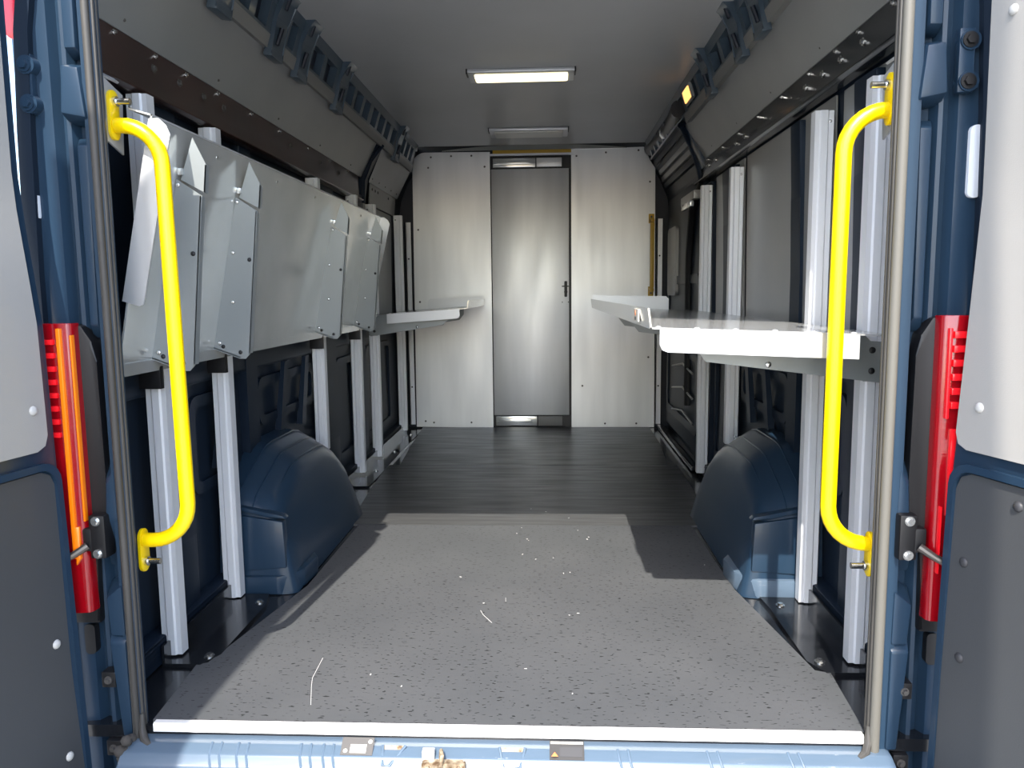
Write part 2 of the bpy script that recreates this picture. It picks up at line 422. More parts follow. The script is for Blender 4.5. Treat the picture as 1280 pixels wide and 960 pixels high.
# forward part of the right rail: tube end and strap above the side door
q = MB().tube([(.765, 2.42, 1.86), (.80, 2.9, 1.87), (.80, 3.25, 1.885), (.79, 3.72, 1.90)], .045, 14)
q.build('duct', black, rr)
q = MB().tube([(.80, 3.02, 1.875), (.80, 3.06, 1.876)], .049, 14); q.build('clamp', chrome, rr)
al = thing('courtesy_lamp', (.77, 2.1, 1.85), 'small amber lamp set in the right roof rail', 'lamp')
a, b2 = rr_pt(R_, .28, .008), rr_pt(R_, .75, .008)
c1, c2 = rr_pt(R_, .28, .02), rr_pt(R_, .75, .02)
MB().hexa([(a[0], 2.02, a[1]), (b2[0], 2.02, b2[1]), (c2[0], 2.02, c2[1]), (c1[0], 2.02, c1[1]), (a[0], 2.2, a[1]), (b2[0], 2.2, b2[1]), (c2[0], 2.2, c2[1]), (c1[0], 2.2, c1[1])], .004).build('bezel', rail_strip, al)
a, b2 = rr_pt(R_, .34, .018), rr_pt(R_, .69, .018)
c1, c2 = rr_pt(R_, .34, .026), rr_pt(R_, .69, .026)
MB().hexa([(a[0], 2.045, a[1]), (b2[0], 2.045, b2[1]), (c2[0], 2.045, c2[1]), (c1[0], 2.045, c1[1]), (a[0], 2.175, a[1]), (b2[0], 2.175, b2[1]), (c2[0], 2.175, c2[1]), (c1[0], 2.175, c1[1])], .003).build('lens', lamp_amber, al)

# ------------------------------------------------------------------ lining boards
def board(name, s, pts, m, label, th=.006, group=None):
    """pts: (y, z, |x|)"""
    q = MB()
    A = [(s*x, y, z) for y, z, x in pts]; B = [(s*(x+th), y, z) for y, z, x in pts]
    va = [q.bm.verts.new(p) for p in A]; vb = [q.bm.verts.new(p) for p in B]; k = len(A)
    q.bm.faces.new(va); q.bm.faces.new(vb[::-1])
    for i in range(k): q.bm.faces.new([va[i], vb[i], vb[(i+1) % k], va[(i+1) % k]])
    return tag(q.build(name, m, smooth=False), label, 'wall panel', group)
def upper(s, y0, y1, label):
    o = board('lining_panel', s, [(y0, side(s, 1.592, 1.628), .911), (y1, side(s, 1.592, 1.628), .911), (y1, 1.795, .806), (y0, 1.795, .806)], lining, label, group=None)
    for k in range(5):
        y = y0+(y1-y0)*(k+.5)/5
        MB().dome((s*side(s, .8985, .8975), y, side(s, 1.615, 1.652)), (-s, 0, -.45), .004, .003, 8).build('screw', label_grey, o)
    return o
upper(L, .03, 2.66, 'long grey lining board on the left above the brown rail')
upper(L, 2.80, 3.66, 'short grey lining board on the left next to the partition top')
upper(R_, .03, 2.52, 'long grey lining board on the right above the black rail')
board('liner_sheet', R_, [(.74, .80, .945), (1.735, .80, .945), (1.735, 1.51, .935), (.74, 1.51, .935)], gal, 'grey metal sheet behind the shelf on the right, between the second and third posts')
board('liner_sheet', R_, [(1.78, .80, .945), (2.33, .80, .945), (2.33, 1.51, .935), (1.78, 1.51, .935)], gal, 'narrow grey metal sheet on the right, between the third and fourth posts')
board('liner_sheet', R_, [(.08, .80, .95), (.69, .80, .95), (.69, 1.51, .94), (.08, 1.51, .94)], lining, 'dark grey sheet on the right behind the yellow bar and first two posts')
board('liner_sheet', L, [(2.52, .80, .945), (3.55, .80, .945), (3.55, 1.47, .935), (2.52, 1.47, .935)], lining, 'dark grey sheet on the left above the short open shelf')
o = board('liner_sheet', L, [(2.90, 1.475, .925), (3.62, 1.475, .925), (3.62, 1.60, .915), (2.90, 1.60, .915)], lining, 'narrow grey strip with holes under the short left lining board')
for y in (2.95, 3.03, 3.1, 3.4): MB().dome((-.917, y, 1.565), (1, 0, 0), .009, .003, 10).build('grommet', black, o)
# pillar between left boards
q = MB().prism([(-.925, 1.47), (-.90, 1.60), (-.80, 1.80), (-.83, 1.80), (-.94, 1.60), (-.945, 1.47)], 1, 2.67, 2.79, .006)
q.tube([(-.80, 2.72, 1.77), (-.86, 2.68, 1.68), (-.905, 2.69, 1.58), (-.915, 2.70, 1.46)], .012, 8)
q.build('roof_pillar', paint_in, wl)

def mounting_rail(s):
    z0, z1, y1 = side(s, (1.455, 1.59, 2.60), (1.515, 1.625, 2.66))
    t = thing('mounting_rail', (s*.92, 1.3, z0), side(s, 'dark brown steel rail along the left wall under the lining board', 'glossy black steel rail with double bolt rows along the right wall'), 'rail', 'wall rails')
    m = side(s, brown, dark)
    q = MB().prism([(s*.91, z0+.012), (s*.91, z1), (s*.93, z1+.0), (s*.93, z0), (s*.90, z0), (s*.885, z0+.006), (s*.885, z0+.011)], 1, .05, y1, .002)
    q.build('channel', m, t)
    top = side(s, [.26, .45, .62, .83, 1.10, 1.38, 1.73, 2.05, 2.36], [.32, .52, .68, .90, 1.18, 1.48, 1.79, 2.1, 2.43])
    low = side(s, [.44, .58, .73, .87, 1.5, 1.9, 2.2], [.49, .64, .78, .93, 1.68, 1.83, 2.24, 2.40])
    for y in top: bolt(t, (s*.91, y, z1-.012), (-s, 0, 0), .0045)
    for y in low: bolt(t, (s*.91, y, z1-.045), (-s, 0, 0), .007, side(s, label_grey, chrome))
mounting_rail(L); mounting_rail(R_)

# ------------------------------------------------------------------ upright posts
ORD = ['first', 'second', 'third', 'fourth', 'fifth', 'sixth']
def post(s, y, top, bottom, label):
    xi, xo = s*.866, s*.918
    t = thing('upright_post', (s*.892, y+.02, bottom), label, 'post', 'aluminium upright posts')
    prof = [(xi, y+.035), (xi, y), (xi+s*.012, y), (xi+s*.016, y-.005), (xi+s*.034, y-.005), (xi+s*.038, y), (xo, y), (xo+s*.006, y+.012), (xo+s*.003, y+.014), (xo-s*.003, y+.004), (xi+s*.004, y+.004), (xi+s*.004, y+.035)]
    q = MB().prism(prof, 2, bottom, top)
    q.build('channel', alu_post, t)
    for z in (bottom+.03, top-.03):
        MB().dome((xo-s*.010, y, z), (0, -1, 0), .005, .003, 10).build('rivet', alu_shelf, t)
LP = [(.31, 1.45, .014), (.70, 1.45, .012), (1.70, 1.45, .28), (2.35, 1.46, .022), (2.77, 1.46, .018), (3.56, 1.475, .03)]
for k, (y, zt, zb) in enumerate(LP):
    post(L, y, zt, zb, ['left aluminium upright nearest the open doors, behind the yellow bar', 'left aluminium upright just before the blue wheel arch', 'left aluminium upright rising from the middle of the blue wheel arch', 'left aluminium upright just past the blue wheel arch', 'left aluminium upright carrying the near end of the short shelf', 'left aluminium upright closest to the partition'][k])
RP = [(.31, 1.45, .014), (.70, 1.46, .012), (1.72, 1.465, .30), (2.34, 1.475, .024)]
for k, (y, zt, zb) in enumerate(RP):
    post(R_, y, zt, zb, ['right aluminium upright nearest the open doors, beside the door seal', 'right aluminium upright directly behind the yellow bar, before the wheel arch', 'right aluminium upright rising from the blue wheel arch', 'right aluminium upright farthest in, next to the side door'][k])

# base plates on the floor
def base_plate(poly, z, bolts, label, s, lip=None):
    t = thing('base_plate', (sum(p[0] for p in poly)/len(poly), sum(p[1] for p in poly)/len(poly), -.002), label, 'plate', 'black floor plates')
    MB().prism(poly, 2, -.002, z, .0).build('plate', steel_floor, t)
    for x, y in bolts: bolt(t, (x, y, z), (0, 0, 1), .009)
    if lip: MB().box(s*.893, s*.90, max(lip[0], .27), lip[1], z, .055).build('upturned_edge', steel_floor, t)
base_plate([(-.90, .27), (-.80, .27), (-.77, .33), (-.77, .66), (-.79, .74), (-.90, .74)], .008, [(-.795, .315), (-.795, .672)], 'black floor plate with two bolts under the two nearest left uprights', L, (.2, .74))
base_plate([(-.90, 2.12), (-.79, 2.12), (-.79, 3.70), (-.90, 3.70)], .008, [(-.83, 2.45), (-.83, 2.95), (-.83, 3.5)], 'long glossy black floor plate under the three far left uprights', L, (2.12, 3.7))
base_plate([(.90, .27), (.80, .27), (.77, .33), (.77, .66), (.76, .78), (.90, .74)], .008, [(.806, .684), (.801, .325)], 'black floor plate with two bolts under the two nearest right uprights', R_, (.2, .74))

# ------------------------------------------------------------------ wheel arches
def wheel_arch(s):
    t = thing('wheel_arch', (s*.83, 1.35, 0), side(s, 'blue wheel arch on the left floor, wholly in shade', 'blue wheel arch on the right floor with sunlit scuffed lower corner'), 'wheel arch', 'wheel arches')
    out = [(.755, 0), (.762, .08), (.775, .255), (.785, .295), (.80, .316), (.83, .343), (.86, .357), (1.02, .425), (1.06, .438), (1.12, .442), (1.34, .440), (1.41, .428), (1.50, .385), (1.58, .30), (1.64, .15), (1.66, .04), (1.665, 0)]
    cy, cz = 1.21, 0
    layers = [(.955, 1.0, 1.0), (.90, 1.0, .98), (.885, 1.0, .965), (.825, 1.0, .865), (.812, .998, .845), (.796, .992, .81), (.783, .98, .765), (.775, .963, .71), (.770, .95, .64)]
    q = MB(); rings = []
    for x, k, kz in layers:
        ring = []
        for (y, z) in out:
            dx = -.064*(1-z/.45) if x < .85 else 0  # inner side leans outward towards the top
            ring.append(q.bm.verts.new((s*(x+dx), cy+(y-cy)*k, z*kz)))
        rings.append(ring)
    for A, B in zip(rings, rings[1:]):
        for i in range(len(out)-1): q.bm.faces.new([A[i], A[i+1], B[i+1], B[i]])
    # inner face as a fan to a soft centre line
    last = rings[-1]; c = [q.bm.verts.new((s*(.708+.028*(out[i][1]/.45)), cy+(out[i][0]-cy)*.80, out[i][1]*.40)) for i in range(len(out))]
    for i in range(len(out)-1): q.bm.faces.new([last[i], last[i+1], c[i+1], c[i]])
    q.bm.faces.new(c)
    ob = q.build('arch_shell', paint, t)
    for p in ob.data.polygons: p.use_smooth = True
    try: ob.data.set_sharp_from_angle(angle=math.radians(48))
    except Exception: pass
    # pressed ribs over the shell, the raised ledge and panel on the rear face
    for x, kz in ((.805, .84), (.85, .911), (.90, .98)):
        MB().tube([(s*x, y, z*kz-.0015) for y, z in out[3:-2]], .004, 6).build('pressed_rib', paint, t)
    MB().prism([(s*.93, .297), (s*.80, .268), (s*.745, .257), (s*.735, .247), (s*.80, .255), (s*.93, .285)], 1, .765, .80, .002).build('ledge', paint, t)
    q = MB().hexa([(s*.93, .752, .075), (s*.738, .760, .085), (s*.748, .772, .235), (s*.93, .764, .265), (s*.93, .79, .075), (s*.738, .80, .085), (s*.748, .81, .235), (s*.93, .80, .265)], .006)
    q.build('raised_panel', paint, t)
    q = MB().prism([(s*.93, .744), (s*.76, .75), (s*.725, .775), (s*.70, .83), (s*.692, .95), (s*.72, 1.0), (s*.93, 1.0)], 2, .0, .062, .010)
    q.build('foot_flange', paint_worn if s > 0 else paint, t)
wheel_arch(L); wheel_arch(R_)

# ------------------------------------------------------------------ shelves
# left: long shelf folded up against the wall, underside facing in
fs = thing('folding_shelf', (-.862, 1.2, .80), 'long grey metal shelf folded up against the left wall, brackets facing in', 'shelf', 'folding metal shelves')
xb, zb, xt, zt = -.864, .805, -.752, 1.354
def pan(z): return xb+(xt-xb)*(z-zb)/(zt-zb)
ya, yb_ = .11, 2.40
q = MB().hexa([(xb, ya, zb), (xb, yb_, zb), (xt, yb_, zt), (xt, ya, zt), (xb-.004, ya, zb+.001), (xb-.004, yb_, zb+.001), (xt-.004, yb_, zt+.001), (xt-.004, ya, zt+.001)])
q.build('deck', alu_shelf, fs)
MB().hexa([(xb-.002, ya, zb-.03), (xb-.002, yb_, zb-.03), (xb+.004, yb_, zb), (xb+.004, ya, zb), (xb-.006, ya, zb-.03), (xb-.006, yb_, zb-.03), (xb-.004, yb_, zb), (xb-.004, ya, zb)]).build('hinge_flange', alu_shelf, fs)
MB().hexa([(xt, ya, zt-.004), (xt, yb_, zt-.004), (xt-.055, yb_, zt+.012), (xt-.055, ya, zt+.012), (xt, ya, zt), (xt, yb_, zt), (xt-.055, yb_, zt+.016), (xt-.055, ya, zt+.016)]).build('front_flange', alu_white, fs)
def flap(yq, z0, z1, d, m, name='end_lip'):
    pl = [(pan(z0)-.012, z0+.004), (pan(z0)+d-.014, z0-.008), (pan(z0)+d-.004, z0-.004), (pan(z0)+d, z0+.008), (pan(z1)+d, z1-.035), (pan(z1)+d-.008, z1-.015), (pan(z1)+d*.4, z1+.0), (pan(z1)-.006, z1)]
    MB().prism(pl, 1, yq, yq+.003).build(name, m, fs, smooth=False)
flap(ya-.003, .945, 1.345, .040, alu_white); flap(yb_, 1.06, 1.35, .045, alu_white)
for k, y in enumerate((.25, .60, 1.57, 2.20)):
    q = MB().prism([(-.868, .806), (-.787, .776), (-.770, .776), (-.757, .790), (-.715, 1.196), (pan(1.236)+.001, 1.236)], 1, y, y+.0035)
    q.hexa([(-.757, y, .792), (-.717, y, 1.196), (-.720, y, 1.196), (-.760, y, .792), (-.757, y+.022, .792), (-.717, y+.022, 1.196), (-.720, y+.022, 1.196), (-.760, y+.022, .792)])
    q.hexa([(-.866, y, .808), (-.785, y, .778), (-.785, y, .781), (-.866, y, .811), (-.866, y+.022, .808), (-.785, y+.022, .778), (-.785, y+.022, .781), (-.866, y+.022, .811)])
    br = q.build('bracket', bracket_grey, fs, smooth=False)
    for x, z, m in [(-.845, .822, chrome), (-.835, .812, black), (-.785, .795, black), (-.80, .94, chrome), (-.745, 1.06, black), (-.792, 1.08, chrome), (-.772, 1.222, chrome)]:
        MB().dome((x, y, z), (0, -1, 0), .006, .004, 10).build('rivet', m, br)
    q = MB().prism([(pan(1.236)+.006, 1.236), (-.736, 1.334), (-.706, 1.27), (-.713, 1.205)], 1, y+.012, y+.0155)
    q.hexa([(-.706, y+.012, 1.27), (-.713, y+.012, 1.205), (-.716, y+.012, 1.205), (-.709, y+.012, 1.27), (-.706, y+.03, 1.27), (-.713, y+.03, 1.205), (-.716, y+.03, 1.205), (-.709, y+.03, 1.27)])
    q.build('stiffener', bracket_grey, fs, smooth=False)
    q = MB().box(pan(1.25), pan(1.25)+.012, y+.002, y+.012, 1.246, 1.262, .002); q.build('clip', alu_shelf, fs)
for y in (.31, .70, 1.70, 2.35):
    MB().box(-.921, -.864, y-.024, y-.006, .727, .800, .002).build('post_plate', black, fs)  # black plates in front of the posts, just below the folded shelf
for y in (.15, .45, .9, 1.3, 2.0): MB().dome((pan(1.32), y, 1.32), (1, 0, -.25), .005, .003, 8).build('rivet', chrome, fs)

# open shelves
def open_shelf(s, ya, yb, xw, zw, xi, zi, label, lip0, lip1, brackets, upflange=.042, farlip=True):
    t = thing('folding_shelf', (s*xw, (ya+yb)/2, zw-.05), label, 'shelf', 'folding metal shelves')
    def zs(x): return zw+(zi-zw)*(xw-x)/(xw-xi)
    q = MB().hexa([(s*xw, ya, zw), (s*xi, ya, zi), (s*xi, yb, zi), (s*xw, yb, zw), (s*xw, ya, zw-.004), (s*xi, ya, zi-.004), (s*xi, yb, zi-.004), (s*xw, yb, zw-.004)])
    q.build('deck', shelf_top, t)
    # upturned inner edge, slightly raked, with rounded rim
    q = MB().hexa([(s*xi, ya, zi-.004), (s*xi, yb, zi-.004), (s*(xi-.006), yb, zi+upflange), (s*(xi-.006), ya, zi+upflange), (s*(xi+.004), ya, zi-.004), (s*(xi+.004), yb, zi-.004), (s*(xi-.002), yb, zi+upflange), (s*(xi-.002), ya, zi+upflange)])
    ff = q.build('front_flange', alu_shelf, t)
    # downturned near lip with rounded corners
    pl = [(s*lip0, zs(lip0)-.002), (s*lip0, zs(lip0)-.038), (s*(lip0+.006), zs(lip0)-.050), (s*(lip0+.018), zs(lip0)-.055), (s*lip1, zs(lip1)-.056), (s*lip1, zs(lip1)-.002)]
    MB().prism(pl, 1, ya-.003, ya).build('near_lip', alu_white, t)
    q = MB()
    for k in range(6):
        x = xi+.02+(xw-xi-.1)*k/5
        MB().dome((s*x, ya+.018, zs(x)), (0, 0, 1), .007, .003, 10).build('rivet', alu_white, t)
    if farlip:
        pl = [(s*(xi+.004), zi), (s*(xi+.004), zi+.062), (s*.72, zs(.72)+.068), (s*.735, zs(.735)+.055), (s*.735, zs(.735))]
        MB().prism(pl, 1, yb-.004, yb).build('far_lip', alu_white, t)
    for y in brackets:
        pl = [(s*.862, zw-.006), (s*.880, zw-.024), (s*.908, zw-.026), (s*.908, zw-.125), (s*.78, zs(.78)-.112), (s*.49, zs(.49)-.086), (s*.46, zs(.46)-.05), (s*.46, zs(.46)-.006)]
        br = MB().prism(pl, 1, y, y+.004).build('bracket', bracket_grey, t, smooth=False)
        for x, dz, m in ((.885, .045, black), (.885, .095, black), (.64, .088, chrome)):
            MB().dome((s*x, y, zs(x)-dz), (0, -1, 0), .008, .004, 10).build('rivet', m, br)
        MB().box(s*.868, s*.918, y+.004, y+.011, zw-.122, zw-.03, .002).build('post_plate', bracket_grey, t)
    return t, ff
t, ff = open_shelf(R_, .13, 2.50, .864, .858, .335, .879, 'long aluminium shelf folded out flat on the right wall', .356, .79, (.292, .682, 1.702, 2.322))
q = MB().box(.3265, .3305, .30, .40, .885, .915); st = q.build('sticker', pale_print, ff)
MB().cyl((.3268, .35, .905), (.3255, .35, .905), .007).build('warning_dot', orange, st)
MB().box(.3255, .327, .34, .36, .888, .896).build('print_block', black, st)
t2, ff2 = open_shelf(L, 2.70, 3.76, .864, .845, .345, .876, 'short aluminium shelf folded out on the left beside the partition', .39, .80, (2.751, 3.541))

# ------------------------------------------------------------------ yellow grab bars by the doors
def grab_bar(s):
    y = .08
    t = thing('grab_bar', (s*.82, y, .33), side(s, 'bright yellow grab bar on the left of the door opening', 'bright yellow grab bar on the right of the door opening'), 'grab bar', 'yellow grab bars')
    xm = s*side(s, .818, .806); xb0, xb1 = side(s, (-.722, -.712), (.722, .718))
    zt, zbm = side(s, (1.325, .404), (1.322, .404))
    ra = .085; pts = [(xm, y, zt)]
    def bend(x, z, a0, a1):
        return [(x+s*ra*math.cos(math.radians(a)), y, z+ra*math.sin(math.radians(a))) for a in [a0+(a1-a0)*k/8 for k in range(9)]]
    # top elbow: from wall inwards, then down
    pts += bend(xb0+s*ra, zt-ra, 90, 180)
    pts += bend(xb1+s*ra, zbm+ra, 180, 270)
    pts += [(xm, y, zbm)]
    MB().tube(pts, .0165, 18).build('bar', yellow, t)
    for zc, nm in ((zt, 1), (zbm, -1)):
        pl = arc(y, zc+nm*.055 if nm > 0 else zc+.008, .019, 0, 180, 8) + arc(y, zc-.012 if nm > 0 else zc-.055, .019, 180, 360, 8)
        e = MB().prism(pl, 0, xm+s*.001, xm+s*.008, .001).build('mounting_plate', yellow, t)
        q = MB(); zb2 = zc+nm*.05
        q.cyl((xm+s*.008, y, zb2), (xm-s*.006, y, zb2), .011, seg=14); q.cyl((xm-s*.006, y, zb2), (xm-s*.034, y, zb2), .007, seg=12)
        q.build('bolt', chrome, e)
    # aluminium bracket behind the upper plate
    pl = [(s*.880, 1.432), (s*.862, 1.434), (s*.852, 1.425), (s*.848, 1.40), (s*(abs(xm)+.028), 1.385), (s*(abs(xm)+.012), 1.30), (s*(abs(xm)+.02), 1.295), (s*.86, 1.36), (s*.885, 1.36)]
    q = MB().prism([(y-.035, 1.295), (y+.04, 1.27), (y+.05, 1.40), (y-.035, 1.425)], 0, xm+s*.009, xm+s*.013)
    q.prism([(xm+s*.009, 1.425), (xm+s*.02, 1.434), (s*.89, 1.434), (s*.89, 1.430), (xm+s*.022, 1.430), (xm+s*.013, 1.422)], 1, y-.035, y+.04)
    q.build('support_bracket', alu_white, t)
grab_bar(L); grab_bar(R_)

# ------------------------------------------------------------------ side door on the right
sd = thing('side_door', (.94, 3.1, .05), 'dark blue side door on the right wall beyond the last upright', 'door')
q = MB().box(.915, .945, 2.50, 3.74, .06, 1.56, .012); q.build('door_skin', paint_in, sd)
q = MB()
for (y0, y1, z0, z1) in [(2.58, 3.66, .16, .62), (2.58, 3.66, .72, 1.05)]:
    o_ = rrect(y0, y1, z0, z1, .06); i_ = rrect(y0+.05, y1-.05, z0+.05, z1-.05, .04)
    for k in range(len(o_)):
        j = (k+1) % len(o_)
        q.hexa([(.905, *o_[k]), (.905, *o_[j]), (.905, *i_[j]), (.905, *i_[k]), (.92, *o_[k]), (.92, *o_[j]), (.92, *i_[j]), (.92, *i_[k])])
q.build('pressed_frame', paint_in, sd)
MB().prism(rrect(3.30, 3.62, .93, 1.36, .03), 0, .895, .92, .004).build('vent_cover', gal, sd)
MB().tube([(.91, 2.56, 1.52), (.895, 2.75, 1.40), (.90, 2.86, 1.15), (.905, 2.88, .8), (.905, 2.86, .3)], .02, 10).build('door_cable', black, sd)
MB().box(.87, .91, 2.58, 2.98, 1.44, 1.485, .004).build('roller_arm', gal, sd)
MB().box(.86, .88, 2.62, 2.90, 1.405, 1.435, .004).build('roller_plate', alu_shelf, sd)
for z0 in (.22, .36, .50):
    MB().tube([(.902, 2.7, z0), (.898, 3.0, z0+.03), (.902, 3.4, z0-.02)], .006, 6).build('wire', gal, sd)
MB().box(.86, .90, 2.46, 3.78, .005, .03, .004).build('sill_track', dark, sd)
dh = thing('door_header', (.88, 3.1, 1.60), 'slatted dark header above the side door on the right', 'header')
MB().hexa([(.935, 2.52, 1.58), (.935, 3.80, 1.58), (.83, 3.80, 1.86), (.83, 2.52, 1.86), (.965, 2.52, 1.58), (.965, 3.80, 1.58), (.86, 3.80, 1.86), (.86, 2.52, 1.86)]).build('header_web', void, dh)
for k, (z, m) in enumerate(((1.80, rail_strip), (1.745, gal), (1.70, gal), (1.655, paint_in))):
    x = .935-.105*(z-1.58)/.28
    MB().hexa([(x-.016, 2.66, z-.012), (x-.016, 3.76, z-.012), (x-.024, 3.76, z+.016), (x-.024, 2.66, z+.016), (x+.005, 2.66, z-.012), (x+.005, 3.76, z-.012), (x-.005, 3.76, z+.016), (x-.005, 2.66, z+.016)], .002).build('slat', m, dh)
MB().tube([(.79, 2.50, 1.80), (.86, 2.60, 1.72), (.91, 2.62, 1.60), (.925, 2.60, 1.50), (.93, 2.58, 1.1)], .022, 10).build('curved_frame', paint_in, dh)
MB().hexa([(.806, 2.50, 1.80), (.806, 2.58, 1.80), (.925, 2.66, 1.56), (.925, 2.50, 1.56), (.83, 2.50, 1.80), (.83, 2.58, 1.80), (.95, 2.66, 1.56), (.95, 2.50, 1.56)], .004).build('corner_gusset', paint, dh)

# ------------------------------------------------------------------ rear body pillars, seals, hinges
def body_pillar(s):
    t = thing('body_pillar', (s*.88, .02, -.2), side(s, 'blue painted rear body pillar left of the door opening', 'blue painted rear body pillar right of the door opening'), 'pillar', 'rear body pillars')
    prof = [(.805, .02), (.805, -.004), (.810, -.008), (.834, -.008), (.842, .010), (.852, .034), (.868, .036), (.878, .016), (.886, .014), (.896, .036), (.908, .040), (.918, .020), (.945, .016), (.985, .018), (1.0, .03), (1.012, .10), (1.015, .3)]
    inner = [(1.0, .3), (.99, .12), (.87, .12), (.84, .04)]
    q = MB(); pz = [(s*x, y) for x, y in prof+inner]
    q.prism(pz, 2, -.35, 1.98)
    q.build('pillar_shell', paint, t)
    # pressed pocket near the top, stepped mouldings lower down
    MB().hexa([(s*.828, -.016, 1.322), (s*.879, -.016, 1.332), (s*.872, -.016, 1.425), (s*.838, -.016, 1.42), (s*.822, .03, 1.305), (s*.886, .03, 1.315), (s*.878, .03, 1.44), (s*.830, .03, 1.436)], .005).build('pressed_pocket', paint, t)
    MB().hexa([(s*.842, -.010, 1.46), (s*.866, -.010, 1.46), (s*.866, -.010, 1.75), (s*.84, -.010, 1.75), (s*.836, .03, 1.445), (s*.872, .03, 1.445), (s*.872, .03, 1.75), (s*.836, .03, 1.75)], .005).build('pressed_pocket', paint, t)
    MB().hexa([(s*.845, .004, .90), (s*.862, .004, .90), (s*.862, .004, 1.27), (s*.84, .004, 1.27), (s*.84, .03, .87), (s*.872, .03, .87), (s*.872, .03, 1.29), (s*.836, .03, 1.29)], .004).build('long_rib', paint, t)
    MB().hexa([(s*.824, -.014, -.02), (s*.846, -.014, -.02), (s*.862, -.014, .20), (s*.826, -.014, .20), (s*.82, .03, -.03), (s*.86, .03, -.03), (s*.875, .03, .24), (s*.82, .03, .24)], .006).build('lower_moulding', paint, t)
    MB().hexa([(s*.826, -.012, .215), (s*.858, -.012, .215), (s*.864, -.012, .30), (s*.828, -.012, .33), (s*.82, .03, .205), (s*.872, .03, .205), (s*.872, .03, .33), (s*.82, .03, .36)], .006).build('lower_moulding', paint, t)
    MB().hexa([(s*.826, -.010, .48), (s*.852, -.010, .48), (s*.846, -.010, .56), (s*.828, -.010, .59), (s*.82, .03, .36), (s*.874, .03, .36), (s*.864, .03, .60), (s*.82, .03, .64)], .006).build('lower_moulding', paint, t)
    # door seal: two rubber beads down the jamb, turned onto the sill
    zs = [-.03+(1.80+.03)*k/20 for k in range(21)]
    q = MB().tube([(s*(.800 if s > 0 else .815), -.012, z) for z in zs], .0105 if s > 0 else .008, 12)
    q.build('seal_bead', rubber_sunlit if s > 0 else rubber, t)
    xq = side(s, .806, .791)
    q = MB().tube([(s*xq, -.002, z) for z in zs], .004, 8).tube([(s*(xq-.001), .010, z) for z in zs], .003, 8).box(s*xq, s*(xq+.010), -.004, .022, -.02, 1.80)
    q.tube([(s*xq, -.004, .03), (s*(xq-.002), -.010, -.005), (s*(xq-.012), -.022, -.022), (s*(xq-.03), -.034, -.028)], [.006, .008, .009, .006], 10)
    q.build('seal_lip', rubber, t)
    q = MB()
    for k in range(14):
        a = random.uniform(-.02, .02); q.dome((s*(.805+random.uniform(-.012, .03)), -.03+random.uniform(-.02, .01), -.05+random.uniform(-.03, .05)), (-.1*s, -1, .2), random.uniform(.008, .02), .012, 7)
    if s < 0: q.build('dirt_patch', dirt, t)
    # hinge: forged plate with two bolts
    hx = side(s, -.955, .925)
    q = MB().box(hx-.02, hx+.010, .002, .02, 1.335, 1.455, .003)
    for z in (1.432, 1.355): q.cyl((hx, .02, z), (hx, -.002, z), .021, .019, 20)
    h = q.build('hinge', paint, t)
    for z in (1.432, 1.355): bolt(h, (hx-.002, -.002, z), (0, -1, 0), .010, paint if s < 0 else black)
    # rubber stops low on the pillar
    for z in (.112, -.05):
        x = side(s, -.872, .858)
        e = MB().box(x-.016, x+.016, -.012, .03, z-.018, z+.018, .003).build('rubber_stop', black, t)
        bolt(e, (x, -.012, z), (0, -1, 0), .006, label_grey)
    MB().prism(rrect(s*.922-.012, s*.922+.012, .16, .23, .01), 1, .012, .03).build('plug', black, t)
    return t
bp = [body_pillar(L), body_pillar(R_)]
# reflectors on the left and right pillar
MB_ = MB().prism(rrect(-.998, -.955, 1.485, 1.60, .018), 1, .006, .018, .003)
tag(MB_.build('reflector', refl_red), 'red reflector at the top of the left pillar above the hinge bolts', 'reflector')
o = MB().prism(rrect(-.992, -.958, 1.115, 1.235, .015), 1, .008, .018, .002).build('reflector', refl_white); tag(o, 'white reflector strip on the left pillar below the hinge', 'reflector')
o = MB().prism(rrect(.938, .965, 1.135, 1.275, .011), 1, .008, .018, .002).build('reflector', refl_white); tag(o, 'white reflector strip on the right pillar below the hinge', 'reflector')

